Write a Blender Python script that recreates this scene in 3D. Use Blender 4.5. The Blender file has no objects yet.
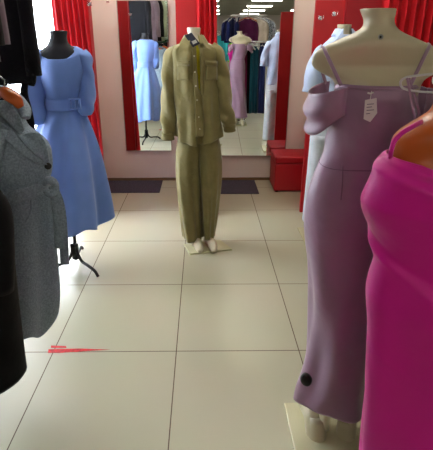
import bpy, bmesh, math, random
from mathutils import Vector, Matrix
random.seed(7)
S = bpy.context.scene
C = S.collection
PI = math.pi
# ------------------------------------------------------------------ camera numbers
F, PCX, PCY, PITCH, YAW, H = 432.0, 207.0, 189.0, math.radians(19.65), math.radians(0.56), 1.457
_r = Vector((math.cos(YAW), -math.sin(YAW), 0)); _h = Vector((math.sin(YAW), math.cos(YAW), 0)); _z = Vector((0, 0, 1))
_f = _h*math.cos(PITCH) - _z*math.sin(PITCH); _u = _h*math.sin(PITCH) + _z*math.cos(PITCH)
def at(px, py, d):
    v = _r*((px-PCX)/F) + _u*((PCY-py)/F) + _f
    return Vector((0, 0, H)) + v*(d/v.y)
# ------------------------------------------------------------------ materials
def lin(c):
    return tuple(((x/255)/12.92 if x/255 <= .04045 else ((x/255+.055)/1.055)**2.4) for x in c) + (1,)
_mats = {}
def mat(name, col, rough=.7, metal=0, spec=.4, sheen=0, bump=0, bscale=60, var=0, vscale=8, emit=0, coat=0, distort=0):
    if name in _mats: return _mats[name]
    m = bpy.data.materials.new(name); m.use_nodes = True
    nt = m.node_tree; b = nt.nodes['Principled BSDF']
    b.inputs['Base Color'].default_value = lin(col); b.inputs['Roughness'].default_value = rough
    b.inputs['Metallic'].default_value = metal; b.inputs['Specular IOR Level'].default_value = spec
    b.inputs['Sheen Weight'].default_value = sheen; b.inputs['Coat Weight'].default_value = coat
    if emit:
        b.inputs['Emission Color'].default_value = lin(col); b.inputs['Emission Strength'].default_value = emit
    tc = nt.nodes.new('ShaderNodeTexCoord')
    if var:
        n = nt.nodes.new('ShaderNodeTexNoise'); n.inputs['Scale'].default_value = vscale; n.inputs['Detail'].default_value = 4
        nt.links.new(tc.outputs['Object'], n.inputs['Vector'])
        r = nt.nodes.new('ShaderNodeValToRGB')
        r.color_ramp.elements[0].position = .35; r.color_ramp.elements[1].position = .65
        r.color_ramp.elements[0].color = lin(tuple(max(0, x*(1-var)) for x in col)); r.color_ramp.elements[1].color = lin(tuple(min(255, x*(1+var)) for x in col))
        nt.links.new(n.outputs['Fac'], r.inputs['Fac']); nt.links.new(r.outputs['Color'], b.inputs['Base Color'])
    if bump:
        n = nt.nodes.new('ShaderNodeTexNoise'); n.inputs['Scale'].default_value = bscale; n.inputs['Detail'].default_value = 3
        n.inputs['Distortion'].default_value = distort
        nt.links.new(tc.outputs['Object'], n.inputs['Vector'])
        bp = nt.nodes.new('ShaderNodeBump'); bp.inputs['Strength'].default_value = bump; bp.inputs['Distance'].default_value = .01
        nt.links.new(n.outputs['Fac'], bp.inputs['Height']); nt.links.new(bp.outputs['Normal'], b.inputs['Normal'])
    _mats[name] = m
    return m
def cloth(name, col, **k):
    k.setdefault('rough', .85); k.setdefault('sheen', .15); k.setdefault('spec', .2); k.setdefault('bump', .25); k.setdefault('bscale', 25); k.setdefault('var', .05)
    return mat(name, col, **k)
# ------------------------------------------------------------------ objects
def link(name, bm, m, parent=None, smooth=True, loc=None):
    me = bpy.data.meshes.new(name); bmesh.ops.recalc_face_normals(bm, faces=bm.faces)
    bm.to_mesh(me); bm.free()
    for p in me.polygons: p.use_smooth = smooth
    if m: me.materials.append(m)
    o = bpy.data.objects.new(name, me); C.objects.link(o)
    if loc is not None: o.location = loc
    if parent is not None: o.parent = parent
    return o
def tag(o, label=None, cat=None, group=None, kind=None):
    if label: o['label'] = label
    if cat: o['category'] = cat
    if group: o['group'] = group
    if kind: o['kind'] = kind
    return o
def thing(name, label, cat, group=None, loc=(0, 0, 0), rz=0):
    o = bpy.data.objects.new(name, None); C.objects.link(o); o.location = loc; o.rotation_euler = (0, 0, rz)
    o.empty_display_size = .05
    return tag(o, label, cat, group)
def part(name, bm, m, parent, label=None, smooth=True, solid=0, sub=0):
    """geometry is given in the world frame; parents sit at the world origin or geometry is local to them"""
    o = link(name, bm, m, parent, smooth)
    if label: o['label'] = label
    if solid:
        s = o.modifiers.new('s', 'SOLIDIFY'); s.thickness = solid; s.offset = -1
    if sub:
        s = o.modifiers.new('u', 'SUBSURF'); s.levels = sub; s.render_levels = sub
    return o
def rebase(root):
    """move the thing's origin to the base of its geometry, keeping its parts where they are"""
    ks = kids(root)
    pts = []
    for k in ks:
        for v in k.data.vertices: pts.append(v.co.copy())
    if not pts: return root
    lo = Vector((sum(p.x for p in pts)/len(pts), sum(p.y for p in pts)/len(pts), min(p.z for p in pts)))
    done = set()
    for k in ks:
        if k.data.name not in done:
            k.data.transform(Matrix.Translation(-lo)); done.add(k.data.name)
    root.location = lo
    return root
def kids(o):
    out = []
    for c in C.objects:
        if c.parent is o:
            out.append(c); out += kids(c)
    return out
# ------------------------------------------------------------------ mesh makers
def box(bm, x0, x1, y0, y1, z0, z1, bev=0):
    vs = [bm.verts.new((x, y, z)) for x in (x0, x1) for y in (y0, y1) for z in (z0, z1)]
    fs = [bm.faces.new([vs[i] for i in q]) for q in ((0, 1, 3, 2), (4, 6, 7, 5), (0, 4, 5, 1), (2, 3, 7, 6), (0, 2, 6, 4), (1, 5, 7, 3))]
    if bev:
        es = list({e for f in fs for e in f.edges})
        bmesh.ops.bevel(bm, geom=es, offset=bev, segments=3, affect='EDGES', profile=.6)
    return bm
def B(): return bmesh.new()
def cr(p0, p1, p2, p3, t):
    return .5*((2*p1)+(-p0+p2)*t+(2*p0-5*p1+4*p2-p3)*t*t+(-p0+3*p1-3*p2+p3)*t**3)
def densify(rows, k):
    n = len(rows); out = []
    for i in range(n-1):
        a, b, c, d = rows[max(0, i-1)], rows[i], rows[i+1], rows[min(n-1, i+2)]
        for j in range(k):
            t = j/k; out.append([cr(a[q], b[q], c[q], d[q], t) for q in range(len(b))])
    out.append(list(rows[-1]))
    return out
def loft(bm, rows, n=48, k=6, fold=None, cap0=True, cap1=True, a0=0, a1=2*PI, pw=2.0):
    """rows: (z, cx, cy, rx, ry). fold(theta, v, z) -> (radial factor, dz)"""
    R = densify([tuple(r) for r in rows], k); m = len(R); rings = []
    closed = abs((a1-a0)-2*PI) < 1e-6
    cnt = n if closed else n+1
    for i, (z, cx, cy, rx, ry) in enumerate(R):
        v = i/(m-1); ring = []
        for j in range(cnt):
            th = a0+(a1-a0)*j/n; c, s = math.cos(th), math.sin(th)
            c = math.copysign(abs(c)**(2/pw), c); s = math.copysign(abs(s)**(2/pw), s)
            fr, dz = fold(th, v, z) if fold else (0, 0)
            ring.append(bm.verts.new((cx+(rx+fr)*c, cy+(ry+fr)*s, z+dz)))
        rings.append(ring)
    for i in range(m-1):
        for j in range(cnt if closed else n):
            j2 = (j+1) % cnt
            bm.faces.new((rings[i][j], rings[i][j2], rings[i+1][j2], rings[i+1][j]))
    if closed:
        if cap0: bm.faces.new(rings[0])
        if cap1: bm.faces.new(rings[-1])
    return rings
def sil(rows, d):
    """rows: (py, px_left, px_right, half_depth[, y offset]) -> loft rows measured on the plane y = d"""
    out = []
    for r in rows:
        a, b = at(r[1], r[0], d), at(r[2], r[0], d); dy = r[4] if len(r) > 4 else 0
        out.append(((a.z+b.z)/2, (a.x+b.x)/2, d+dy, (b.x-a.x)/2, r[3]))
    return out
def tube(bm, pts, rad, n=12, k=5, flat=1.0, updir=None, cap=True, fold=None):
    """tube along pts; rad number or list; flat = thickness across / width"""
    if not isinstance(rad, (list, tuple)): rad = [rad]*len(pts)
    rows = densify([tuple(p)+(r,) for p, r in zip(pts, rad)], k)
    P = [Vector(r[:3]) for r in rows]; m = len(P); up = Vector(updir) if updir else None; rings = []
    N = None
    for i in range(m):
        T = (P[min(m-1, i+1)]-P[max(0, i-1)]).normalized()
        if up is not None: N = (up - T*up.dot(T)).normalized()
        elif N is None:
            a = Vector((0, 0, 1)) if abs(T.z) < .9 else Vector((1, 0, 0)); N = (a-T*a.dot(T)).normalized()
        else: N = (N-T*N.dot(T)).normalized()
        Bn = T.cross(N); ring = []
        for j in range(n):
            th = 2*PI*j/n; r = rows[i][3]
            if fold: r += fold(th, i/(m-1))
            ring.append(bm.verts.new(P[i]+N*(math.cos(th)*r*flat)+Bn*(math.sin(th)*r)))
        rings.append(ring)
    for i in range(m-1):
        for j in range(n):
            bm.faces.new((rings[i][j], rings[i][(j+1) % n], rings[i+1][(j+1) % n], rings[i+1][j]))
    if cap: bm.faces.new(rings[0]); bm.faces.new(rings[-1])
    return rings
def disc(bm, c, nrm, r, t, n=20, ry=None):
    nrm = Vector(nrm).normalized(); c = Vector(c)
    a = Vector((0, 0, 1)) if abs(nrm.z) < .9 else Vector((1, 0, 0)); N = (a-nrm*a.dot(nrm)).normalized(); Q = nrm.cross(N); rr = ry or r
    R = [[bm.verts.new(c+nrm*o+N*(math.cos(2*PI*j/n)*rr*s)+Q*(math.sin(2*PI*j/n)*r*s)) for j in range(n)] for o, s in ((0, 1), (t*.7, 1), (t, .8))]
    for i in range(2):
        for j in range(n): bm.faces.new((R[i][j], R[i][(j+1) % n], R[i+1][(j+1) % n], R[i+1][j]))
    bm.faces.new(R[0]); bm.faces.new(R[-1])
def card(bm, quad, t=.002, nrm=(0, -1, 0)):
    """thin slab from four points"""
    nrm = Vector(nrm)*t; a = [bm.verts.new(Vector(p)) for p in quad]; b = [bm.verts.new(Vector(p)+nrm) for p in quad]
    bm.faces.new(a[::-1]); bm.faces.new(b); n = len(quad)
    for i in range(n): bm.faces.new((a[i], a[(i+1) % n], b[(i+1) % n], b[i]))
def sheet(bm, grid):
    V = [[bm.verts.new(p) for p in row] for row in grid]
    for i in range(len(V)-1):
        for j in range(len(V[0])-1): bm.faces.new((V[i][j], V[i][j+1], V[i+1][j+1], V[i+1][j]))
def ss(a, b, x):
    t = max(0, min(1, (x-a)/(b-a))); return t*t*(3-2*t)

# ================================================================== SETTING
WY = 4.365; CEIL = 2.85; XL = -2.3; XR = 7.0; YB = -24.0
def struct(name, bm, m, **k):
    o = link(name, bm, m, smooth=False); tag(o, kind='structure'); return o
# floor with 60 cm tiles
fm = bpy.data.materials.new('floor_tiles'); fm.use_nodes = True
nt = fm.node_tree; b = nt.nodes['Principled BSDF']; b.inputs['Specular IOR Level'].default_value = .5
N = nt.nodes.new; L = nt.links.new
tc = N('ShaderNodeTexCoord'); sp = N('ShaderNodeSeparateXYZ'); L(tc.outputs['Object'], sp.inputs[0])
def mth(op, a, bb=None, c=None):
    n = N('ShaderNodeMath'); n.operation = op
    for i, v in enumerate((a, bb, c)):
        if v is None: continue
        if isinstance(v, (int, float)): n.inputs[i].default_value = v
        else: L(v, n.inputs[i])
    return n.outputs[0]
lines = []; ids = []
for ax, off in (('X', .133), ('Y', -1.724)):
    u = mth('DIVIDE', mth('ADD', sp.outputs[ax], off), .6)
    ids.append(mth('FLOOR', u))
    fr = mth('FRACT', u); dd = mth('MINIMUM', fr, mth('SUBTRACT', 1.0, fr))
    lines.append(mth('LESS_THAN', dd, .0038))
g = mth('MAXIMUM', lines[0], lines[1])
cx = N('ShaderNodeCombineXYZ'); L(ids[0], cx.inputs[0]); L(ids[1], cx.inputs[1])
wn = N('ShaderNodeTexWhiteNoise'); wn.noise_dimensions = '3D'; L(cx.outputs[0], wn.inputs['Vector'])
tilec = N('ShaderNodeMix'); tilec.data_type = 'RGBA'; L(wn.outputs['Value'], tilec.inputs[0])
tilec.inputs[6].default_value = lin((178, 174, 148)); tilec.inputs[7].default_value = lin((184, 179, 154))
ns = N('ShaderNodeTexNoise'); ns.inputs['Scale'].default_value = 2.5; ns.inputs['Detail'].default_value = 5; L(tc.outputs['Object'], ns.inputs['Vector'])
dirt = N('ShaderNodeMix'); dirt.data_type = 'RGBA'; dirt.blend_type = 'MULTIPLY'; dirt.inputs[0].default_value = .12
L(tilec.outputs[2], dirt.inputs[6]); L(ns.outputs['Color'], dirt.inputs[7])
gm = N('ShaderNodeMix'); gm.data_type = 'RGBA'; L(g, gm.inputs[0]); L(dirt.outputs[2], gm.inputs[6]); gm.inputs[7].default_value = lin((92, 74, 60))
L(gm.outputs[2], b.inputs['Base Color'])
rg = mth('ADD', mth('MULTIPLY', g, .5), .33); L(rg, b.inputs['Roughness'])
bp = N('ShaderNodeBump'); bp.inputs['Strength'].default_value = .3; bp.inputs['Distance'].default_value = .002; L(mth('SUBTRACT', 1.0, g), bp.inputs['Height']); L(bp.outputs[0], b.inputs['Normal'])
struct('floor', box(B(), XL-.1, XR+.1, YB-.1, WY+.1, -.08, 0), fm)

wallm = mat('wall_paint', (228, 216, 206), rough=.75, bump=.05, bscale=120)
ceilm = mat('ceiling_paint', (178, 178, 172), rough=.9, var=.03, vscale=2)
redm = mat('red_board', (176, 22, 30), rough=.42, spec=.45)
ceilbm = B(); box(ceilbm, XL-.1, XR+.1, YB-.1, WY+.1, CEIL, CEIL+.08); struct('ceiling', ceilbm, ceilm)
# back wall with a tall shop window at its left end
WX0, WX1, WZ0, WZ1 = -2.2, -1.30, .35, 2.6
bm = B()
box(bm, WX1, XR, WY, WY+.1, 0, CEIL); box(bm, XL, WX0, WY, WY+.1, 0, CEIL); box(bm, WX0, WX1, WY, WY+.1, 0, WZ0); box(bm, WX0, WX1, WY, WY+.1, WZ1, CEIL)
struct('wall_back', bm, wallm)
# left wall with wide window
LY0, LY1 = 2.3, 4.1
bm = B(); box(bm, XL-.1, XL, YB, LY0, 0, CEIL); box(bm, XL-.1, XL, LY1, WY+.1, 0, CEIL); box(bm, XL-.1, XL, LY0, LY1, 0, WZ0); box(bm, XL-.1, XL, LY0, LY1, WZ1, CEIL)
struct('wall_left', bm, mat('wall_side_paint', (190, 182, 176), rough=.8))
bm = B(); box(bm, XR, XR+.1, YB, WY+.1, 0, CEIL); struct('wall_right', bm, mat('wall_side_paint', (190, 182, 176)))
bm = B(); box(bm, XL-.1, XR+.1, YB-.1, YB, 0, CEIL); struct('wall_rear', bm, mat('wall_side_paint', (190, 182, 176)))
framem = mat('window_frame_white', (222, 220, 232), rough=.4)
glassm = bpy.data.materials.new('window_glass'); glassm.use_nodes = True
gb = glassm.node_tree.nodes['Principled BSDF']; gb.inputs['Base Color'].default_value = (1, 1, 1, 1); gb.inputs['Roughness'].default_value = .02
gb.inputs['Transmission Weight'].default_value = 1; gb.inputs['IOR'].default_value = 1.02
bm = B(); t = .06
box(bm, WX1-t, WX1, WY, WY+.09, WZ0, WZ1); box(bm, WX0, WX0+t, WY, WY+.09, WZ0, WZ1); box(bm, WX0+t, WX1-t, WY, WY+.09, WZ1-t, WZ1); box(bm, WX0+t, WX1-t, WY, WY+.09, WZ0, WZ0+t)
w1 = struct('window_1', bm, framem)
bm = B(); box(bm, WX0+t, WX1-t, WY+.04, WY+.046, WZ0+t, WZ1-t); p = link('pane', bm, glassm, w1, False)
bm = B()
for yy in (LY0, (LY0+LY1)/2-.03, LY1-t): box(bm, XL-.09, XL, yy, yy+t, WZ0, WZ1)
box(bm, XL-.09, XL, LY0+t, LY1-t, WZ1-t, WZ1); box(bm, XL-.09, XL, LY0+t, LY1-t, WZ0, WZ0+t)
w2 = struct('window_2', bm, framem)
bm = B(); box(bm, XL-.05, XL-.044, LY0+t, LY1-t, WZ0+t, WZ1-t); link('pane', bm, glassm, w2, False)
# low plinth and timber strip at the foot of the back wall
bm = B(); box(bm, -1.02, 1.06, WY-.012, WY, 0, .028); struct('baseboard_back', bm, mat('brown_skirting', (120, 92, 62), rough=.6))
# red booth walls: a side wall and a front return each
def booth(name, parts_):
    bm = B()
    for q in parts_: box(bm, *q)
    struct(name, bm, redm)
FY = 3.47
booth('wall_booth_left', [(-1.075, -1.035, FY+.03, WY, 0, 1.95), (-1.115, -.844, FY, FY+.03, 0, 1.95)])
booth('wall_booth_middle', [(-.075, -.035, FY+.03, WY, 0, 2.2), (-.20, .045, FY, FY+.03, 0, 2.2)])
booth('wall_booth_right', [(1.062, 1.102, FY+.03, WY, 0, 1.70), (.843, 1.06, FY, FY+.03, 0, 1.70)])
bm = B(); box(bm, 1.06, 2.2, FY-.03, FY+.03, 0, 2.2); struct('wall_booth_end', bm, mat('dark_red_board', (150, 14, 26), rough=.5))

# ================================================================== MIRRORS
mirm = bpy.data.materials.new('mirror_glass'); mirm.use_nodes = True
q = mirm.node_tree.nodes['Principled BSDF']; q.inputs['Metallic'].default_value = 1; q.inputs['Roughness'].default_value = 0.0; q.inputs['Base Color'].default_value = (.86, .89, .87, 1)
def mirror(label, x0, x1, z0, z1, yaw, pitch):
    r = thing('wall_mirror', label, 'mirror', loc=((x0+x1)/2, WY-.018, z0)); w = (x1-x0)/2; hh = z1-z0
    r.rotation_euler = (pitch, 0, yaw)
    bm = B(); box(bm, -w, w, -.003, .004, 0, hh); part('glass', bm, mirm, r, smooth=False)
    bm = B(); e = .006
    for a in ((-w-e, -w, 0, hh), (w, w+e, 0, hh), (-w-e, w+e, -e, 0), (-w-e, w+e, hh, hh+e)): box(bm, a[0], a[1], -.005, .005, a[2], a[3])
    part('rim', bm, mat('mirror_rim', (150, 138, 128), rough=.4, metal=.5), r, smooth=False)
    return r
aL, aR = at(117.5, 2, WY).x, at(167.5, 2, WY).x
mirror('left frameless fitting room mirror beside the left red curtain, reflecting the blue dress', aL, aR, at(140, 150, WY).z, at(140, 1, WY).z, -math.radians(.5), 0)
mirror('right tall fitting room mirror above the red ottoman, reflecting the sales floor', .0, at(293.5, 5, WY).x, at(240, 155, WY).z, 2.15, -math.radians(1.12), math.radians(-.1))

# ================================================================== OTTOMAN, MATS, TAPE, HOOKS
o = thing('ottoman', 'red leather cube ottoman in the corner under the right mirror', 'ottoman', loc=(.874, 4.14, 0))
lm = mat('red_leather', (176, 12, 30), rough=.45, spec=.5, bump=.1, bscale=150)
bm = B(); box(bm, -.177, .177, -.16, .16, .012, .285, .012); part('body', bm, lm, o)
bm = B(); box(bm, -.18, .18, -.165, .163, .288, .36, .02); part('seat', bm, lm, o)
for sx in (-1, 1):
    for sy in (-1, 1):
        bm = B(); disc(bm, (sx*.15, sy*.13, 0), (0, 0, 1), .018, .014); part('foot', bm, mat('black_plastic', (22, 22, 24), rough=.5), o)
matm = mat('mat_carpet', (84, 78, 90), rough=1, spec=.1, bump=.8, bscale=400, var=.12, vscale=90)
for lab, x0, x1, y0, y1 in (('dark plum floor mat on tiles under the left mirror', -1.0, -.425, 3.97, 4.335), ('dark plum floor mat on tiles under the right mirror', .07, .545, 3.93, 4.335)):
    bm = B(); box(bm, x0, x1, y0, y1, 0, .009, .003)
    tag(link('floor_mat', bm, matm, smooth=False), lab, 'mat', 'fitting room floor mats')
tapem = mat('red_tape', (190, 14, 20), rough=.6, var=.15, vscale=60)
def strip(quad, label):
    bm = B(); card(bm, [Vector((p.x, p.y, .0006)) for p in quad], .0007, (0, 0, 1)); tag(link('floor_tape', bm, tapem, smooth=False), label, 'tape', 'red tape remnants on the floor')
def fl(px, py):
    v = _r*((px-PCX)/F) + _u*((PCY-py)/F) + _f; return Vector((0, 0, H)) + v*(-H/v.z)
strip([fl(48.5, 349.4), fl(80, 348.7), fl(92, 349.2), fl(110, 349.8), fl(86, 351.2), fl(60, 353), fl(48, 353)], 'long torn strip of red tape along the tile joint')
strip([fl(51, 345.6), fl(66, 346.2), fl(66.5, 348), fl(51, 348)], 'short scrap of red tape just above the long strip')
chrome = mat('chrome', (205, 205, 205), rough=.2, metal=1)
def hook(label, p, s=1):
    r = thing('coat_hook', label, 'hook', 'chrome coat hooks on the red boards', loc=p)
    bm = B(); box(bm, -.013*s, .013*s, -.004, 0, -.015, .015, .002); part('back_plate', bm, chrome, r)
    bm = B()
    for sx in (-1, 1): tube(bm, [(sx*.006, -.004, 0), (sx*.010, -.022, -.014), (sx*.014, -.036, -.004), (sx*.016, -.040, .014)], [.003, .003, .003, .0045], n=8)
    part('prongs', bm, chrome, r)
hook('left chrome double hook on the right red board', at(320, 18, FY))
hook('right chrome double hook on the right red board', at(334, 14, FY))
hook('chrome hook at the top edge of the left red board', at(90, 4, FY))
bm = B(); box(bm, -.015, .015, -.006, 0, -.005, .005, .001)
o = link('latch_plate', bm, chrome, loc=(at(108, 2, WY).x, WY, at(108, 2, WY).z)); tag(o, 'tiny metal plate high on the pink wall left of the mirror', 'plate')

# ================================================================== CURTAINS
def curtain(label, x0t, x1t, x0b, x1b, y, z0, z1, waves, m, amp=.018, name='curtain'):
    r = thing(name, label, 'curtain', 'red fitting room curtains', loc=((x0t+x1t)/2, y, z0))
    cx = (x0t+x1t)/2; bm = B(); n = waves*14; grid = []
    for i in range(31):
        v = i/30; row = []
        for j in range(n+1):
            u = j/n; a = x0b+(x1b-x0b)*u; t_ = x0t+(x1t-x0t)*u; x = t_*v+a*(1-v)
            ph = 2*PI*waves*u + .5*math.sin(3*v+u*5)
            row.append((x-cx+.006*math.sin(2*ph), amp*(1.15-.35*v)*math.sin(ph)*(1+.3*math.sin(7*u+2)), v*(z1-z0)+.006*math.sin(ph)*(1-v)))
        grid.append(row)
    sheet(bm, grid); part('drape', bm, m, r, solid=.003)
    bm = B(); tube(bm, [(x0t-cx-.05, 0, z1-z0+.012), (x1t-cx+.05, 0, z1-z0+.012)], .010, n=12, k=2); part('rail', bm, chrome, r)
    return r
curm = cloth('curtain_red', (182, 10, 22), rough=.75, sheen=.05)
curtain('red curtain gathered on the left booth, behind the blue dress', -1.10, -.86, -1.08, -.795, FY-.05, .07, 2.15, 6, curm)
curtain('red curtain gathered on the middle booth post, behind the olive outfit', -.055, .09, -.04, .135, FY-.05, .02, 2.25, 4, curm)
curtain('red curtain at the right edge, behind the cream mannequin neck', 1.30, 1.75, 1.3, 1.75, FY-.09, .05, 2.15, 7, curm)

# ================================================================== MANNEQUIN MATERIALS
cream = mat('cream_plastic', (186, 176, 146), rough=.36, spec=.5, var=.02)
blackf = mat('black_form_cloth', (30, 30, 36), rough=.8, sheen=.1)
brownp = mat('brown_plastic', (188, 88, 26), rough=.3, spec=.5)
platem = mat('base_plate', (200, 196, 160), rough=.25, spec=.5)

# ================================================================== MAUVE DRESS MANNEQUIN (seen from behind)
D1 = 1.26
r = thing('mannequin', 'large headless cream mannequin seen from behind, wearing the mauve satin dress', 'mannequin')
bm = B()
loft(bm, sil([(9, 361.5, 394.5, .046), (9.6, 361, 395, .048), (13, 362, 394.5, .047), (20, 364.5, 393, .046), (27, 363, 395, .048), (33, 354, 403, .055), (40, 338, 419, .062), (46, 325, 432, .062), (52, 316, 441, .055), (59, 312, 446, .047), (66, 312.5, 446, .042), (72, 320, 438, .055), (80, 333, 422, .075), (95, 337, 415, .088), (130, 331, 400, .082), (153, 328, 389, .07), (190, 314, 388, .085), (230, 310, 380, .088)], D1), n=56, k=5)
for (xa, xb, ya) in ((314, 344, 0), (338, 369, .0)):
    loft(bm, sil([(226, xa, xb, .06), (280, xa+2, xb-3, .055), (330, xa+3, xb-9, .05), (370, xa+3, xb-14, .044), (408, xa+5, xb-15, .036), (424, xa+6, xb-15, .034)], D1), n=24, k=4)
# feet on tiptoe
hb = [at(317, 424, D1), at(346, 424, D1)]
for h_, dx in zip(hb, (-.012, .012)):
    tube(bm, [h_+Vector((0, 0, .03)), h_+Vector((-.004, -.018, -.045)), Vector((h_.x+dx, D1+.03, .055)), Vector((h_.x+dx*1.5, D1+.13, .028)), Vector((h_.x+dx*1.5, D1+.19, .02))], [.030, .038, .034, .030, .012], n=16, k=5)
part('body', bm, cream, r)
bm = B(); disc(bm, at(380.5, 37, D1-.060), (0, -1, .25), .0068, .004); part('fitting_cap', bm, mat('dark_metal', (150, 152, 152), rough=.3, metal=1), r, label='metal fitting in the back of the neck')
bm = B(); disc(bm, at(380.5, 37, D1-.064), (0, -1, .25), .0032, .001); part('fitting_hole', bm, mat('black_plastic', (22, 22, 24)), r)
c = fl(318, 440)
bm = B(); box(bm, c.x-.10, c.x+.20, D1-.22, D1+.135, 0, .012, .004); part('base_plate', bm, platem, r, label='pale yellow base plate', smooth=False)
rebase(r)

mauve = mat('mauve_satin', (146, 114, 138), rough=.40, spec=.45, sheen=.25, bump=.7, bscale=4, var=.03, distort=1.2)
dr = thing('satin_dress', 'mauve satin off-shoulder midi dress, back view, on the large cream mannequin', 'dress')
def mfold(th, v, z):
    a = 0
    # diagonal drag lines around waist and long folds in the skirt
    a += .0035*math.sin(3*th+22*z)*ss(.15, .3, v)*(1-ss(.3, .55, v))
    a += .0035*math.sin(4*th-14*z+.6)*(1-ss(.1, .35, v))
    a += (.009*math.sin(4*th+6*z+.5)+.005*math.sin(7*th-8*z))*ss(.45, .9, v)
    return a, -.03*ss(.9, 1, v)*math.sin(th*1+.4)
bm = B()
loft(bm, sil([(84, 337, 415, .088), (88, 336, 416, .092), (96, 335, 415, .098), (108, 333, 414, .098), (122, 330, 410, .094), (138, 327, 402, .088), (152, 325, 395, .084), (162, 321, 391, .083), (175, 314.5, 391, .088), (193, 308, 390, .095), (219, 304.5, 387, .102), (240, 305, 384, .104), (263, 307.5, 381, .10), (290, 309.5, 378, .10), (322, 310, 376, .10), (350, 308.5, 374, .10), (372, 304.5, 373, .10), (388, 299.5, 373, .105), (401, 297, 374, .112)], D1), n=96, k=5, fold=mfold, cap0=False, cap1=False)
part('gown', bm, mauve, dr, solid=.003)
# top hem band
rr = sil([(82.5, 337, 415, .089), (86, 336, 416, .094)], D1)
bm = B(); loft(bm, [(a, b_, c_, d_+.002, e_+.002) for a, b_, c_, d_, e_ in rr], n=64, k=3, cap0=False, cap1=False); part('top_hem', bm, mauve, dr, solid=.003)
# waist seam and darts
a = sil([(163, 320.5, 391.5, .0845)], D1)[0]
bm = B(); tube(bm, [(a[1]+(a[3]+.002)*math.cos(t_), D1+(a[4]+.003)*math.sin(t_), a[0]+.002*math.sin(3*t_)) for t_ in [2*PI*i/24 for i in range(25)]], .0013, n=6, k=2); part('waist_seam', bm, mat('seam_thread', (112, 84, 106), rough=.9), dr)
bm = B(); tube(bm, [at(343, 164, D1-.085), at(342.5, 182, D1-.096), at(341, 200, D1-.106)], .0012, n=6, k=4); part('seam', bm, mat('seam_thread', (84, 60, 82)), dr)
# straps
def strap_pts(x0, y0, sx, sy, xe, ye):
    return [at(x0, y0, D1-.085), at((x0*.6+sx*.4), y0*.6+sy*.4, D1-.079), at((x0*.25+sx*.75), y0*.25+sy*.75, D1-.066), at(sx, sy, D1-.03), at(sx-2, sy+1, D1+.03), at(xe, ye, D1+.06), at(xe+6, ye+22, D1+.085)]
bm = B(); tube(bm, strap_pts(341, 85, 323, 46.5, 320, 62), .0052, n=8, flat=.35, updir=(0, -1, .3)); part('strap', bm, mauve, dr)
bm = B(); tube(bm, strap_pts(411, 84, 430, 45, 433, 62), .0052, n=8, flat=.35, updir=(0, -1, .3)); part('strap', bm, mauve, dr)
# draped off-shoulder sleeves: cloth slings from the back edge round the arm stub to the front
def sling(side, lo, hi, drop, amp, seed):
    """side -1 left in the photo; lo/hi: screen points of the body end and outer end of the top edge"""
    bm = B(); grid = []
    bx = at(lo[0], lo[1], D1); ox = at(hi[0], hi[1], D1)
    ax = (bx.x); R = abs(ox.x-bx.x)
    for i in range(15):
        s = i/14; row = []
        for j in range(37):
            ph = PI*(j/36); sn, cs = math.sin(ph), math.cos(ph)
            w = .62+.38*sn**.8
            x = ax+side*R*(sn**.75)*(.95+.12*math.sin(s*2.6)-.16*s*s); y = D1-.088*cs*(1+.05*sn)
            z = bx.z+(ox.z-bx.z)*sn - s*drop*w + amp*.4*math.sin(5*ph+seed)*s
            bulge = amp*1.2*math.sin(s*2*PI*1.9+seed+ph*1.6+1.3*s*math.cos(ph))*sn**2*(.4+s)
            row.append((x+side*bulge, y-bulge*cs*.6-.002, z))
        grid.append(row)
    sheet(bm, grid); return bm
part('sleeve', sling(-1, (338, 84), (307.5, 93), .12, .006, .4), mauve, dr, solid=.003)
part('sleeve', sling(1, (413, 84), (447, 93), .12, .006, 2), mauve, dr, solid=.003)
white = mat('white_card', (214, 212, 205), rough=.6)
dy = D1-.101
bm = B(); card(bm, [at(365, 100, dy), at(376.5, 98, dy-.002), at(377, 113, dy-.006), at(370, 122, dy-.008), at(363.5, 119, dy-.006)], .0012); tg = part('price_tag', bm, white, dr, label='white paper price tag on the back', smooth=False)
bm = B()
for yy, xa, xb in ((104, 367, 374), (107, 366.5, 372), (110, 366.5, 374), (113.5, 366, 370)): card(bm, [at(xa, yy, dy-.0095), at(xb, yy-.6, dy-.0095), at(xb, yy+.2, dy-.0095), at(xa, yy+.8, dy-.0095)], .0004)
part('print', bm, mat('ink', (120, 120, 128)), tg, smooth=False)
bm = B(); tube(bm, [at(371.5, 91, dy+.003), at(371, 95, dy-.003), at(370, 100, dy-.003)], .001, n=6); tube(bm, [at(367.5, 93, dy), at(371, 93.5, dy-.004), at(373, 92.5, dy)], .0022, n=6); part('string', bm, white, tg)
sp_ = at(306.8, 378.5, D1-.075)
bm = B(); disc(bm, sp_, (-.75, -1, 0), .020, .016, n=24, ry=.024); part('security_tag', bm, mat('black_plastic', (22, 22, 24)), dr, label='black oval security tag near the hem')
rebase(dr)

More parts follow.
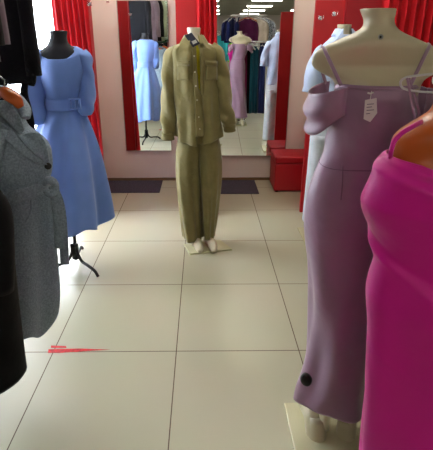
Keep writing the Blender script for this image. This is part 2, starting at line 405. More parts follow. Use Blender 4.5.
# ================================================================== MAGENTA DRESS FORM (right edge)
D2 = .76
r = thing('dress_form', 'glossy brown bust form at the right edge, wearing the magenta dress', 'mannequin')
bm = B()
loft(bm, sil([(72, 440, 476, .05), (90, 440, 476, .048), (104, 438, 479, .05), (113, 432, 487, .052), (119, 423, 497, .058), (125, 412, 508, .062), (131, 402, 518, .064), (138, 394.5, 525, .064), (146, 392, 528, .066), (154, 391, 530, .072), (165, 389, 533, .085), (200, 378, 536, .09), (240, 388, 524, .085)], D2), n=48, k=5)
part('body', bm, brownp, r)
ce = at(452, 240, D2)
bm = B(); tube(bm, [(ce.x, D2, ce.z+.02), (ce.x, D2, .03)], .014, n=12, k=2); disc(bm, (ce.x, D2, 0), (0, 0, 1), .16, .02, n=32); part('stand', bm, chrome, r)
rebase(r)
mag = mat('magenta_satin', (214, 6, 148), rough=.46, spec=.35, sheen=.12, bump=.6, bscale=4, distort=1.2)
dr = thing('satin_dress', 'bright magenta strappy cowl-neck dress at the right edge', 'dress')
def gfold(th, v, z):
    a = .003*math.sin(3*th+14*z)*(1-ss(.5, .7, v)) + (.010*math.sin(5*th+3*z+1)+.005*math.sin(9*th-5*z))*ss(.4, .95, v)
    t_ = th % (2*PI); u = (t_-PI)/(PI/2)
    if -.2 < u < 1.6:
        for y0_, y1_, am, dec in ((262, 322, .016, .10), (178, 203, .016, .05), (163, 184, .010, .03)):
            zl = at(400, y0_+(y1_-y0_)*u, D2-.12).z
            dlt = zl-z
            a += am*ss(-.004, .014, dlt)*math.exp(-max(0, dlt)/dec)*ss(-.2, .1, u)*(1-ss(1.2, 1.6, u))
    dz = -.018*max(0, math.sin(-th))**2*(1-ss(0, .16, v))
    return a, dz
bm = B()
loft(bm, sil([(153, 391, 531, .078), (157, 385, 533, .09), (163, 381, 537, .10), (172, 377, 538, .105), (184, 371, 538, .108), (197, 364, 538, .108), (203, 363, 538, .108), (212, 364, 536, .105), (232, 371, 530, .10), (252, 376, 524, .095), (262, 375, 524, .095), (278, 370.5, 528, .105), (296, 367.5, 532, .115), (320, 368, 534, .12), (356, 366, 536, .125), (403, 364.5, 538, .13), (450, 361, 540, .14), (500, 358, 542, .15)], D2), n=96, k=5, fold=gfold, cap0=False, cap1=False)
part('gown', bm, mag, dr, solid=.003)
bm = B(); tube(bm, [at(390.5, 158, D2-.07), at(391.5, 150, D2-.078), at(394.5, 141, D2-.076), at(402, 133, D2-.074), at(411, 127.5, D2-.066), at(420, 122.5, D2-.03), at(424, 121, D2+.03)], .0042, n=8, k=5, flat=.6, updir=(0, -1, .3)); part('strap', bm, mag, dr)
bm = B(); tube(bm, [at(524, 158, D2-.07), at(520, 145, D2-.07), at(514, 134, D2-.062), at(506, 126, D2-.05), at(502, 122, D2+.02)], .0042, n=8, k=5, flat=.6, updir=(0, -1, .3)); part('strap', bm, mag, dr)
rebase(dr)
# the pale plastic hanger end with mauve straps, in front of the mauve dress
DH = 1.02
r = thing('clothes_hanger', 'pale grey plastic hanger arm at the right edge holding thin mauve straps', 'hanger')
bm = B(); tube(bm, [at(440, 73, DH), at(414, 76, DH), at(406, 77.5, DH), at(401, 81, DH), at(401, 86, DH), at(405, 89, DH), at(414, 91, DH), at(440, 93, DH)], .0028, n=10, k=5); part('arm', bm, mat('hanger_plastic', (190, 190, 190), rough=.3), r)
bm = B()
sx_ = at(450, 83, DH)
tube(bm, [at(440, 83-10, DH), (sx_.x, DH, sx_.z+.05), (sx_.x, DH, sx_.z+.12), (sx_.x+.02, DH, sx_.z+.145), (sx_.x+.04, DH, sx_.z+.125)], .002, n=8, k=5); part('hook', bm, chrome, r)
rebase(r)
r = thing('strappy_top', 'mauve top with thin straps hanging from the pale hanger at the right edge', 'top')
bm = B(); tube(bm, [at(407, 78, DH-.004), at(410.5, 95, DH-.004), at(414, 115, DH-.004), at(416, 124, DH-.004)], .0028, n=8, k=4, flat=.4, updir=(0, -1, 0)); tube(bm, [at(409, 78, DH+.006), at(416, 100, DH+.012), at(421, 124, DH+.015)], .0028, n=8, k=4, flat=.4, updir=(0, -1, 0)); part('strap', bm, mauve, r)
rebase(r)

# ================================================================== OLIVE OUTFIT
D3 = 2.86
r = thing('mannequin', 'headless cream mannequin facing forward, wearing the olive shirt and trousers', 'mannequin')
bm = B()
loft(bm, sil([(27.5, 187.5, 200, .045), (29, 187, 200.5, .045), (36, 188, 200, .043), (40, 186, 203, .05), (46, 176, 214, .06), (52, 173, 217, .062), (64, 176, 214, .075), (90, 179, 214, .075), (118, 180, 214, .08), (140, 180, 215, .085)], D3), n=36, k=4)
for xa, xb in ((181, 198), (199, 214)):
    loft(bm, sil([(135, xa, xb, .07), (180, xa+2.5, xb-3, .05), (220, xa+5, xb-5, .035), (238, xa+(7 if xa < 190 else 5), xb-4+(-1 if xa > 190 else 2), .03)], D3), n=18, k=3)
for x0, y0, x1, y1 in ((193, 237, 199.5, 246), (208, 235, 213, 244.5)):
    a, b_ = at(x0, y0, D3), fl(x1, y1)
    tube(bm, [a+Vector((0, 0, .02)), a+Vector((0, -.01, -.03)), Vector(((a.x+b_.x)/2, D3-.05, .055)), Vector((b_.x, D3-.12, .034)), Vector((b_.x, D3-.155, .026))], [.027, .03, .034, .03, .014], n=14, k=4)
part('body', bm, mat('cream_plastic_pale', (206, 196, 172), rough=.4), r)
bm = B(); qd = [fl(184, 245.5), fl(190, 255), fl(232, 250.5), fl(220, 241)]; card(bm, [Vector((p.x, p.y, 0)) for p in qd], .012, (0, 0, 1)); part('base_plate', bm, platem, r, label='pale glossy base plate', smooth=False)
rebase(r)
olive = cloth('olive_cloth', (128, 118, 74), rough=.7, sheen=.25, bump=1.0, bscale=10, distort=1.0, var=.04, vscale=14)
olived = cloth('olive_cloth', (138, 128, 84))
sh = thing('shirt', 'oversized olive button-up shirt on the mannequin in the middle', 'shirt')
def sfold(th, v, z):
    fr = .010*math.sin(9*th+5*z)*ss(.35, .9, v)+.009*math.sin(4*th+2+9*z)*ss(.4, 1, v)+.003*math.sin(11*th-12*z)
    dz = .018*math.cos(2*th)*ss(.85, 1, v)*1.0 - .012*ss(.85, 1, v)*math.sin(th)*-1
    return fr, dz
bm = B()
# open front: the placket gap runs down the front (theta = -90 deg)
gap = .22
loft(bm, sil([(42, 184.5, 203, .06, .0), (44, 178, 210, .07), (47, 171.5, 216, .075), (52, 168.5, 219.5, .08), (60, 170, 219, .095), (75, 172, 219, .105), (95, 173, 219.5, .11), (115, 174, 220, .115), (128, 174, 221.5, .13), (137, 174.5, 221.5, .138)], D3), n=72, k=4, fold=sfold, cap0=False, cap1=False, a0=-PI/2+gap, a1=-PI/2-gap*.1+2*PI)
part('front_and_back', bm, olive, sh, solid=.004)
def sleeve(bm, pts, rad, d=D3, flat=.8, amp=.006):
    tube(bm, [at(x, y, d+dy_) for x, y, dy_ in pts], rad, n=28, k=6, flat=flat, updir=(0, -1, 0), fold=lambda th, v: amp*math.sin(3*th+14*v)+amp*.6*math.sin(2*th+31*v))
bm = B(); sleeve(bm, [(176, 48, 0), (171.5, 56, 0), (170, 72, 0), (169.5, 90, -.01), (169, 110, -.02), (168.5, 124, -.03), (168, 133, -.035)], [.026, .044, .052, .053, .051, .048, .040], flat=1.0); part('sleeve', bm, olive, sh)
bm = B(); sleeve(bm, [(168.2, 131, -.035), (168, 135, -.036), (168, 139.5, -.036)], [.041, .043, .042], flat=.9, amp=.002); part('cuff', bm, olive, sh)
bm = B(); sleeve(bm, [(211, 46, 0), (217.5, 54, 0), (220.5, 72, 0), (223, 90, -.01), (225.5, 108, -.02), (228, 120, -.03), (229, 126, -.035)], [.026, .044, .049, .051, .050, .048, .038], flat=1.0); part('sleeve', bm, olive, sh)
bm = B(); sleeve(bm, [(228.8, 124, -.035), (229.5, 127.5, -.036), (229.8, 131.5, -.036)], [.038, .040, .039], flat=.9, amp=.002); part('cuff', bm, olive, sh)
# collar: stand plus two points
bm = B()
grid = []
for i in range(7):
    s = i/6; row = []
    for j in range(41):
        th = -PI/2+.42+(2*PI-.84)*j/40
        c0 = at(194, 38, D3); fx = .060+.030*s; fy = .058+.024*s
        row.append((c0.x+fx*math.cos(th), D3+fy*math.sin(th)-.01, c0.z+.018-.055*s*(.55+.45*abs(math.cos(th/2+PI/4)))-.03*(1-abs(math.cos((th+PI/2)/2)) > .99)))
    grid.append(row)
sheet(bm, grid); part('collar', bm, olive, sh, solid=.004)
bm = B(); y_ = D3-.132
card(bm, [at(186.5, 34, y_+.05), at(180, 42, y_+.02), at(178.5, 51.5, y_), at(188.5, 46, y_-.008), at(190.5, 41, y_+.01)], .004)
part('collar_point', bm, olive, sh, smooth=False)
bm = B(); card(bm, [at(200.5, 33, y_+.05), at(203, 42, y_+.01), at(206.5, 47.5, y_-.006), at(211.5, 50, y_+.01), at(206, 40, y_+.04)], .004)
part('collar_point', bm, olive, sh, smooth=False)
# plackets, pockets, buttons follow the shirt surface
SR = densify(sil([(42, 184.5, 203, .06), (44, 178, 210, .07), (47, 171.5, 216, .075), (52, 168.5, 219.5, .08), (60, 170, 219, .095), (75, 172, 219, .105), (95, 173, 219.5, .11), (115, 174, 220, .115), (128, 174, 221.5, .13), (137, 174.5, 221.5, .138)], D3), 6)
def onsurf(px, py, lift, SR, D3, sfold):
    p = at(px, py, D3-.1); best = min(SR, key=lambda r_: abs(r_[0]-p.z))
    for _ in range(3):
        u = max(-.97, min(.97, (p.x-best[1])/best[3])); y = D3-best[4]*math.sqrt(1-u*u)
        th = 2*PI-math.acos(u); v = SR.index(best)/(len(SR)-1); fr = sfold(th, v, best[0])[0]
        y -= fr*math.sqrt(1-u*u)+lift
        p = at(px, py, y); best = min(SR, key=lambda r_: abs(r_[0]-p.z))
    return p
def onshirt(px, py, lift=.006): return onsurf(px, py, lift, SR, D3, sfold)
def patch(bm, xl, xr, nx, ny, lift=.006, on=None):
    on = on or onshirt
    # xl / xr: lists of (px, py) down the left and right borders
    grid = []
    def along(pp, t_):
        q_ = t_*(len(pp)-1); k_ = min(int(q_), len(pp)-2); f_ = q_-k_
        return (pp[k_][0]*(1-f_)+pp[k_+1][0]*f_, pp[k_][1]*(1-f_)+pp[k_+1][1]*f_)
    for i in range(ny+1):
        a, b_ = along(xl, i/ny), along(xr, i/ny)
        grid.append([on(a[0]+(b_[0]-a[0])*j/nx, a[1]+(b_[1]-a[1])*j/nx, lift) for j in range(nx+1)])
    sheet(bm, grid)
bm = B(); patch(bm, [(192.2, 47), (193, 70), (194, 88), (194.6, 98), (195.2, 118), (195.8, 137)], [(196.2, 47), (197, 70), (198.6, 88), (203, 98), (203.6, 118), (204, 137)], 5, 48, .009); part('placket', bm, olive, sh, solid=.004)
bm = B(); patch(bm, [(200.4, 48), (200.4, 70), (200.2, 95)], [(204, 48), (204, 70), (203.6, 95)], 2, 24, .004); part('placket', bm, olive, sh, solid=.004)
for x0, x1 in ((177.5, 189.5), (206, 217)):
    bm = B(); patch(bm, [(x0, 63), (x0, 80)], [(x1, 63), (x1, 80)], 6, 8, .006); pk = part('pocket', bm, olive, sh, solid=.004)
    bm = B(); patch(bm, [(x0-.5, 61), (x0-.5, 65.5)], [(x1+.5, 61), (x1+.5, 65.5)], 6, 3, .011); part('pocket_flap', bm, olive, pk, solid=.004)
btn = mat('pale_button', (190, 184, 160), rough=.4)
for x, y in ((194.2, 56), (195, 72), (195.8, 86), (197.2, 100), (198.6, 117), (199.6, 129)):
    bm = B(); disc(bm, onshirt(x, y, .012), (0, -1, 0), .0055, .003, n=14); part('button', bm, btn, sh)
bm = B(); y_ = D3-.125; q = [at(184.5, 35.5, y_+.02), at(191.5, 32.5, y_+.01), at(200, 43.5, y_-.012), at(193, 47.5, y_-.012)]
card(bm, q, .002); tg = part('hang_tag', bm, mat('navy_card', (38, 40, 56), rough=.5), sh, label='dark navy swing tag with a small white sticker', smooth=False)
bm = B(); card(bm, [p_+Vector((0, -.003, 0)) for p_ in (at(191.5, 41.5, y_-.010), at(195.5, 39.6, y_-.010), at(197.5, 42.3, y_-.010), at(193.3, 44.4, y_-.010))], .0006); part('sticker', bm, white, tg, smooth=False)
rebase(sh)
bm = B()
loft(bm, sil([(43, 188, 204, .045, -.02), (60, 184, 209, .078, -.012), (92, 184, 210, .088, -.012)], D3), n=36, k=4)
tag(link('undershirt', bm, cloth('chartreuse_cloth', (158, 146, 20))), 'chartreuse undershirt showing in the gap of the olive shirt', 'top')

tr = thing('trousers', 'wide-leg olive trousers on the mannequin in the middle', 'trousers')
def tfold(sd):
    return lambda th, v, z: (.007*math.sin(3*th+sd+1.5*z)*ss(.05, .5, v)+.005*math.sin(9*th+4*z+sd)*ss(.1, .5, v)+.004*math.sin(5*th-15*z)*ss(.6, 1, v)+.008*max(0, math.cos(th+PI/2+.15))**8*ss(0, .3, v), .0)
bm = B(); loft(bm, sil([(120, 180, 215, .088), (130, 179, 217, .095), (141, 178, 218.5, .098)], D3), n=48, k=3, cap0=False, cap1=False); part('waistband', bm, olive, tr, solid=.003)
bm = B(); loft(bm, sil([(132, 178.5, 203, .098), (146, 176.5, 202.5, .106), (158, 175.5, 202, .108), (175, 175.5, 202, .10), (190, 176.5, 202, .094), (210, 178.5, 202.2, .09), (225, 180.5, 202.5, .088), (237, 183, 203, .087)], D3), n=60, k=5, fold=tfold(.4), cap0=True, cap1=False); part('trouser_leg', bm, olive, tr, solid=.003)
bm = B(); loft(bm, sil([(132, 196, 217.5, .096), (146, 197, 220.5, .104), (158, 198, 221.5, .106), (175, 199, 221, .098), (190, 200.5, 219.5, .092), (210, 202, 217, .084), (225, 203, 215, .08), (235, 204, 214, .078)], D3), n=60, k=5, fold=tfold(2.0), cap0=True, cap1=False); part('trouser_leg', bm, olive, tr, solid=.003)
rebase(tr)

# ================================================================== BLUE DRESS ON BLACK FORM
D4 = 2.56
r = thing('dress_form', 'black fabric dress form on a curved tripod stand, wearing the blue dress', 'mannequin')
bm = B()
loft(bm, sil([(30.5, 52, 64, .045), (31.5, 50, 67, .05), (37, 50.5, 66.5, .048), (44, 48, 69, .05), (49, 43, 77, .058), (54, 38, 84, .062), (62, 39, 86, .07), (75, 42, 85, .085), (100, 49, 79, .075), (125, 46, 84, .09)], D4), n=40, k=4)
part('torso', bm, blackf, r)
bmetal = mat('black_metal', (20, 20, 22), rough=.4, metal=.3)
pz = at(75, 248, D4)
cxx = pz.x
bm = B(); tube(bm, [(cxx+.02, D4, at(70, 125, D4).z), (cxx, D4, .05)], .012, n=12, k=2); tube(bm, [(cxx, D4, .16), (cxx, D4, .06)], .024, n=16, k=2); part('pole', bm, bmetal, r)
for an in (-41, 96, 221):
    a = math.radians(an); u = Vector((math.cos(a), math.sin(a), 0)); bm = B()
    tube(bm, [Vector((cxx, D4, .17))+u*.02, Vector((cxx, D4, .10))+u*.028, Vector((cxx, D4, .058))+u*.065, Vector((cxx, D4, .05))+u*.13, Vector((cxx, D4, .038))+u*.20, Vector((cxx, D4, .008))+u*.235], .010, n=10, k=6); part('leg', bm, bmetal, r)
rebase(r)
blue = cloth('blue_crepe', (112, 144, 214), rough=.6, sheen=.25, bump=.12, bscale=12, var=.02)
dr = thing('dress', 'cornflower blue flared dress with puff sleeves and buckled belt', 'dress')
def necky(th, v, z):
    f = max(0, math.sin(-th-.12))
    return .002*math.sin(6*th), -(.075*f**1.8-.0)*(1-ss(0, .35, v))
bm = B()
loft(bm, sil([(46.5, 46.5, 76.5, .060), (51, 39, 84, .074), (58, 38, 87, .08), (68, 39.5, 87, .097), (80, 42.5, 86, .105), (90, 45, 83.5, .095), (98, 47, 81.5, .086), (108, 47, 82, .086)], D4), n=64, k=5, fold=necky, cap0=False, cap1=False)
part('bodice', bm, blue, dr, solid=.003)
def skf(th, v, z):
    A = .050*v**1.2
    return A*math.sin(6*th+.9)*.6+A*.35*math.sin(11*th+2), .02*math.sin(6*th+.9)*v - .012*v*v*max(0, -math.sin(th+.55))
bm = B()
loft(bm, sil([(107, 47, 82, .086), (115, 44, 85.5, .10), (130, 38, 91, .13), (155, 31, 98.5, .18), (180, 27, 103.5, .22), (203, 24, 107.5, .24), (219, 23, 109, .25)], D4), n=120, k=5, fold=skf, cap0=False, cap1=False)
part('skirt', bm, blue, dr, solid=.003)
bm = B(); loft(bm, sil([(97.5, 45.8, 82.6, .094), (98.3, 45.3, 83.1, .097), (107.6, 45.3, 83.3, .097), (108.5, 45.8, 83, .094)], D4), n=56, k=3, cap0=False, cap1=False); bl = part('belt', bm, blue, dr, solid=.004)
bm = B()
for px in (71, 80.5): box(bm, *[q_ for q_ in (at(px-.8, 104, D4-.09).x, at(px+.8, 104, D4-.09).x)], D4-.108, D4-.094, at(75, 109.5, D4-.09).z, at(75, 98, D4-.09).z, .002)
box(bm, at(70.5, 104, D4-.09).x, at(81, 104, D4-.09).x, D4-.108, D4-.094, at(75, 99.5, D4-.09).z, at(75, 98, D4-.09).z, .002)
box(bm, at(70.5, 104, D4-.09).x, at(81, 104, D4-.09).x, D4-.108, D4-.094, at(75, 109.5, D4-.09).z, at(75, 108, D4-.09).z, .002)
box(bm, at(75, 104, D4-.09).x, at(76.3, 104, D4-.09).x, D4-.108, D4-.09, at(75, 109, D4-.09).z, at(75, 98.5, D4-.09).z, .002)
part('buckle', bm, blue, bl)
bm = B(); sleeve(bm, [(80, 53, 0), (84, 60, 0), (86, 72, 0), (87, 88, -.01), (86.5, 102, -.02), (85.5, 111, -.03), (85.5, 115, -.03)], [.036, .048, .043, .046, .050, .044, .026], d=D4, flat=1.0, amp=.004); part('sleeve', bm, blue, dr)
bm = B(); sleeve(bm, [(42, 52, 0), (38.5, 60, 0), (36, 74, 0), (34, 90, -.03), (35, 106, -.04), (38, 118, -.05), (39, 124, -.05)], [.045, .052, .052, .062, .066, .054, .026], d=D4, flat=1.0, amp=.006); part('sleeve', bm, blue, dr)
rebase(dr)

# ================================================================== LIGHT BLUE SHIRT + PALE TROUSERS MANNEQUIN (behind the mauve dress)
D5 = 2.99
cx5 = at(344, 30, D5).x
def body_rows(cx, d, zt, rows): return [(zt-a, cx, d, rx, ry) for a, rx, ry in rows]
r = thing('mannequin', 'headless cream mannequin in the pale blue shirt, behind the mauve dress', 'mannequin')
bm = B(); loft(bm, body_rows(cx5, D5, 1.52, [(0, .042, .042), (.006, .045, .045), (.05, .042, .045), (.09, .06, .05), (.12, .10, .06), (.16, .125, .06), (.2, .13, .08), (.45, .11, .075), (.65, .14, .09), (.72, .14, .09)]), n=32, k=4)
for s in (-1, 1): loft(bm, [(.85, cx5+s*.07, D5, .07, .075), (.5, cx5+s*.075, D5, .05, .055), (.12, cx5+s*.08, D5, .03, .035)], n=18, k=4); tube(bm, [(cx5+s*.08, D5, .14), (cx5+s*.08, D5-.02, .06), (cx5+s*.08, D5-.11, .03), (cx5+s*.08, D5-.16, .026)], [.03, .034, .03, .014], n=12)
part('body', bm, cream, r)
bm = B(); box(bm, cx5-.17, cx5+.17, D5-.19, D5+.14, 0, .012); part('base_plate', bm, platem, r, smooth=False)
rebase(r)
pale = cloth('pale_blue_cloth', (176, 192, 222), rough=.75, sheen=.2, bump=.3, bscale=10)
sh = thing('shirt', 'pale blue collared shirt on the mannequin behind the mauve dress', 'shirt')
bm = B(); loft(bm, body_rows(cx5, D5, 1.52, [(.06, .06, .06), (.09, .09, .07), (.13, .13, .078), (.18, .155, .085), (.27, .15, .10), (.5, .145, .10), (.66, .16, .11)]), n=48, k=5, fold=lambda th, v, z: (.007*math.sin(6*th+7*z)*v, 0), cap0=False, cap1=False); part('front_and_back', bm, pale, sh, solid=.003)
for s in (-1, 1):
    bm = B(); tube(bm, [(cx5+s*.115, D5, 1.375), (cx5+s*.15, D5, 1.32), (cx5+s*.18, D5-.01, 1.2), (cx5+s*.19, D5-.02, 1.09)], [.03, .05, .054, .058], n=22, k=6, fold=lambda th, v: .005*math.sin(3*th+12*v)); part('sleeve', bm, pale, sh)
    bm = B(); card(bm, [(cx5+s*.028, D5-.075, 1.495), (cx5+s*.062, D5-.045, 1.475), (cx5+s*.085, D5-.085, 1.40), (cx5+s*.03, D5-.098, 1.425)], .004); part('collar_point', bm, pale, sh, smooth=False)
bm = B(); g_ = [[(cx5+(.056+.022*s_)*math.cos(th), D5+(.056+.02*s_)*math.sin(th), 1.495-.045*s_) for th in [-.9+(PI+1.8)*j/30 for j in range(31)]] for s_ in (0, .5, 1)]; sheet(bm, g_); part('collar', bm, pale, sh, solid=.004)
rebase(sh)
tr = thing('trousers', 'pale blue-white trousers under the pale blue shirt', 'trousers')
palew = cloth('pale_white_cloth', (196, 204, 214), rough=.75, sheen=.2)
bm = B(); loft(bm, [(.95, cx5, D5, .145, .095), (.85, cx5, D5, .16, .105), (.76, cx5, D5, .165, .105)], n=32, k=4, cap0=False, cap1=False); part('waist', bm, palew, tr, solid=.003)
for s in (-1, 1):
    bm = B(); loft(bm, [(.80, cx5+s*.083, D5, .083, .10), (.5, cx5+s*.088, D5, .082, .09), (.14, cx5+s*.092, D5, .085, .09)], n=30, k=5, fold=lambda th, v, z: (.006*math.sin(3*th+2), 0), cap1=False); part('trouser_leg', bm, palew, tr, solid=.003)
rebase(tr)

# ================================================================== HANGERS AND HANGING GARMENTS (generic, local frame: rail point at origin, shoulders along X)
woodm = mat('orange_wood', (196, 88, 26), rough=.3, coat=.4)
whm = mat('white_hanger', (225, 225, 220), rough=.35)
_hang = {}
def hanger(label, loc, rz, m, group, w=.19):
    key = (m.name, w)
    if key not in _hang:
        r = thing('clothes_hanger', label, 'hanger', group, loc, rz)
        bm = B(); tube(bm, [(-w, 0, -.13), (-w*.8, 0, -.105), (-w*.35, 0, -.072), (0, 0, -.058), (w*.35, 0, -.072), (w*.8, 0, -.105), (w, 0, -.13)], [.008, .013, .012, .011, .012, .013, .008], n=10, k=4, flat=.7); part('bar', bm, m, r)
        bm = B(); tube(bm, [(0, 0, -.055), (0, 0, -.03), (.018, 0, -.016), (.016, 0, .004), (0, 0, .012), (-.014, 0, .006)], .0022, n=8, k=4); part('hook', bm, chrome, r)
        _hang[key] = r; return r
    src = _hang[key]; r = src.copy(); C.objects.link(r); r.location = loc; r.rotation_euler = (0, 0, rz); tag(r, label, 'hanger', group)
    for ch in [c_ for c_ in C.objects if c_.parent is src]:
        c_ = ch.copy(); C.objects.link(c_); c_.parent = r
    return r
_garm = {}
def garment(kind, label, cat, loc, rz, m, w=.21, ln=.72, group=None, thick=.045, sl=None):
    """kind: jacket / top / dress, hung so that its neck sits just under the hanger"""
    name = {'jacket': 'jacket', 'top': 'blouse', 'dress': 'long_dress'}[kind]
    r = thing(name, label, cat, group, loc, rz)
    key = (kind, m.name, w, ln)
    if key in _garm:
        for ch in _garm[key]:
            c_ = ch.copy(); C.objects.link(c_); c_.parent = r
        return r
    ps = []
    sd = len(_garm)*1.3
    zt = -.075
    hem = {'jacket': w*1.03, 'top': w*.95, 'dress': w*1.1}[kind]
    bm = B(); loft(bm, [(zt, 0, 0, .055, .03), (zt-.02, 0, 0, w*.5, .035), (zt-.05, 0, 0, w*.9, thick*.8), (zt-.10, 0, 0, w, thick), (zt-.3, 0, 0, w*.99, thick*1.2), (zt-ln*.6, 0, 0, w*.99, thick*1.15), (zt-ln, 0, 0, hem, thick*1.3)], n=40, k=4, fold=lambda th, v, z: (.008*math.sin(5*th+sd)*v+.004*math.sin(8*th+4*z), 0), cap0=False, cap1=True)
    ps.append(part('bodice' if kind == 'dress' else 'torso_panel', bm, m, r))
    if kind != 'dress':
        for s in (-1, 1):
            bm = B(); sl_ = sl or min(ln-.04, .60); tube(bm, [(s*w*.86, 0, zt-.07), (s*(w+.01), .0, zt-.14), (s*(w+.02), -.005, zt-.35), (s*(w+.022), -.015, zt-sl_)], [.035, .05, .046, .04], n=18, k=5, flat=.8, fold=lambda th, v: .004*math.sin(2*th+15*v)); ps.append(part('sleeve', bm, m, r))
        bm = B(); tube(bm, [(-.06, -.03, zt-.03), (-.045, .02, zt+.012), (0, .04, zt+.02), (.045, .02, zt+.012), (.06, -.03, zt-.03)], .016, n=10, k=4, flat=.6); ps.append(part('collar', bm, m, r))
        if kind == 'jacket':
            for s in (-1, 1):
                bm = B(); card(bm, [(s*.055, -.045, zt-.015), (s*.095, -.05, zt-.10), (s*.06, -.062, zt-.15), (s*.004, -.062, zt-.26), (s*.02, -.052, zt-.10)], .005); ps.append(part('lapel', bm, m, r, smooth=False))
    else:
        for s in (-1, 1):
            bm = B(); tube(bm, [(s*.05, 0, zt+.0), (s*.055, -.01, zt-.05)], .006, n=6); ps.append(part('strap', bm, m, r))
    _garm[key] = ps
    return r

navyk = cloth('black_wool', (15, 15, 21), rough=.95, sheen=.06, bump=.5, bscale=90)
blackc = cloth('black_cloth', (12, 12, 15), rough=.9, sheen=.05)
# ---- left double rack: rails along the depth of the room
r = thing('clothes_rack', 'black double-tier clothes rack along the left side', 'clothes rack')
xr = -1.08
def xrail(y): return -1.08+.29*(2.08-y)
bm = B(); tube(bm, [(xrail(.9), .9, 2.10), (xrail(2.25), 2.25, 2.10)], .013, n=12, k=2); part('upper_rail', bm, bmetal, r)
bm = B(); tube(bm, [(xrail(.9), .9, 1.36), (xrail(2.25), 2.25, 1.36)], .013, n=12, k=2); part('lower_rail', bm, bmetal, r)
for yy in (.9, 2.25):
    xr = xrail(yy)
    bm = B(); tube(bm, [(xr-.3, yy, 0), (xr-.3, yy, 2.12)], .014, n=12, k=2); part('post', bm, bmetal, r)
    for zz in (1.36, 2.10):
        bm = B(); tube(bm, [(xr-.3, yy, zz), (xr+.002, yy, zz)], .010, n=10, k=2); part('bracket', bm, bmetal, r)
rebase(r)
xr = -1.08
greyl = cloth('mauve_grey_cloth', (128, 112, 124)); sage = cloth('sage_cloth', (156, 166, 140)); mint = cloth('mint_print', (168, 186, 172), var=.35, vscale=60)
G1 = 'jackets on the upper rail of the left rack'
specs = [(2.08, navyk, .265, .785, 'long black double-breasted wool coat nearest the mirrors on the upper left rail', 'coat'), (1.62, greyl, .20, .66, 'mauve grey jacket behind the black coat on the upper rail', 'jacket'), (1.48, blackc, .20, .66, 'plain black jacket between the mauve grey and sage ones', 'jacket'),
         (1.34, sage, .20, .66, 'sage green jacket on the upper left rail', 'jacket'), (1.18, mint, .21, .64, 'mint patterned jacket on the upper left rail', 'jacket'), (1.02, navyk, .21, .64, 'black wool jacket past the mint one on the upper rail', 'jacket')]
for i, (yy, m, w, ln, lab, cat) in enumerate(specs):
    xo = xrail(yy)+(.03 if yy > 2 else -.10 if yy > 1.5 else -.06)
    xo = xrail(yy)
    hanger('orange wooden hanger holding the '+lab.split(' on ')[0].split(' behind')[0].split(' between')[0].split(' nearest')[0].split(' past')[0].split(' last')[0], (xo, yy, 2.10), math.radians(8), woodm, 'orange wooden hangers on the upper left rail')
    g_ = garment('jacket', lab, cat, (xo, yy, 2.10), math.radians(8), m, w, ln, G1, sl=.75 if i == 0 else None)
    if i == 0:
        for bx, bz in ((.03, -.40), (.13, -.40), (.03, -.55), (.13, -.55)):
            bm = B(); disc(bm, (bx, -.064, bz), (0, -1, 0), .012, .005, n=14); part('button', bm, blackc, g_)
# black inner garment below the black coat: sleeve-like drop
G2 = 'garments on the lower rail of the left rack'
vl = 'violet top with only a sliver showing left of the grey coat'
garment('dress', vl, 'top', (-.89, 1.38, 1.36), math.radians(6), cloth('violet_cloth', (110, 70, 190)), .15, .63, None)
hanger('wooden hanger of the violet top', (-.89, 1.38, 1.36), math.radians(6), woodm, None)

# ---- grey belted coat
D6 = 1.50
greyw = cloth('grey_wool', (134, 150, 164), rough=.95, sheen=.15, bump=.3, bscale=140, var=.10, vscale=160)
ct = thing('coat', 'long slate grey wool coat with tied belt on the lower left rail', 'coat')
def cf(th, v, z):
    return .006*math.sin(5*th+1)*ss(.2, .5, v)+.016*math.sin(6*th+.8)*ss(.45, 1, v), .025*math.sin(6*th+.8)*ss(.85, 1, v)
CRW = sil([(102, -12, 17, .05), (110, -28, 21, .07), (120, -38, 24, .085), (128, -43, 29, .09), (136, -46, 40, .095), (143, -47, 46.5, .098), (152, -48, 49.5, .10), (168, -46, 50, .10), (184, -44, 46.5, .094), (196, -44, 46.5, .094), (228, -44, 50, .115), (262, -42, 53, .12), (295, -40, 54.5, .125), (318, -38, 53, .125), (326, -37, 51, .125)], D6)
bm = B()
loft(bm, CRW, n=90, k=4, fold=cf, cap0=False, cap1=False)
part('body', bm, greyw, ct, solid=.008)
CSR = densify(CRW, 6)
def oncoat(px, py, lift=.02): return onsurf(px, py, lift, CSR, D6, cf)
# lapels / big collar
bm = B(); patch(bm, [(-6, 118), (4, 138), (18, 152), (34, 163)], [(12, 130), (22, 143), (34, 154), (47, 164)], 5, 12, .016, oncoat); part('lapel', bm, greyw, ct, solid=.008)
bm = B(); patch(bm, [(-10, 103), (2, 117), (12, 127), (21, 135)], [(8, 100), (15, 108), (21, 118), (25, 130)], 5, 10, .026, oncoat); part('lapel', bm, greyw, ct, solid=.008)
bm = B(); patch(bm, [(17, 137), (27, 148), (37, 156), (47, 163)], [(31, 132), (40, 133), (47, 144), (50, 160)], 5, 10, .026, oncoat); part('lapel', bm, greyw, ct, solid=.008)
bm = B(); tube(bm, [at(-10, 112, D6-.05), at(-12, 98, D6-.02), at(0, 90, D6+.045), at(14, 96, D6+.04), at(24, 108, D6-.02), at(26, 118, D6-.06)], [.012, .022, .024, .024, .022, .014], n=12, k=5, flat=.5); part('collar', bm, greyw, ct)
bm = B(); tube(bm, [at(-34, 118, D6), at(-50, 150, D6), at(-56, 200, D6-.03), at(-54, 250, D6-.05)], [.05, .062, .058, .055], n=20, k=6); part('sleeve', bm, greyw, ct)
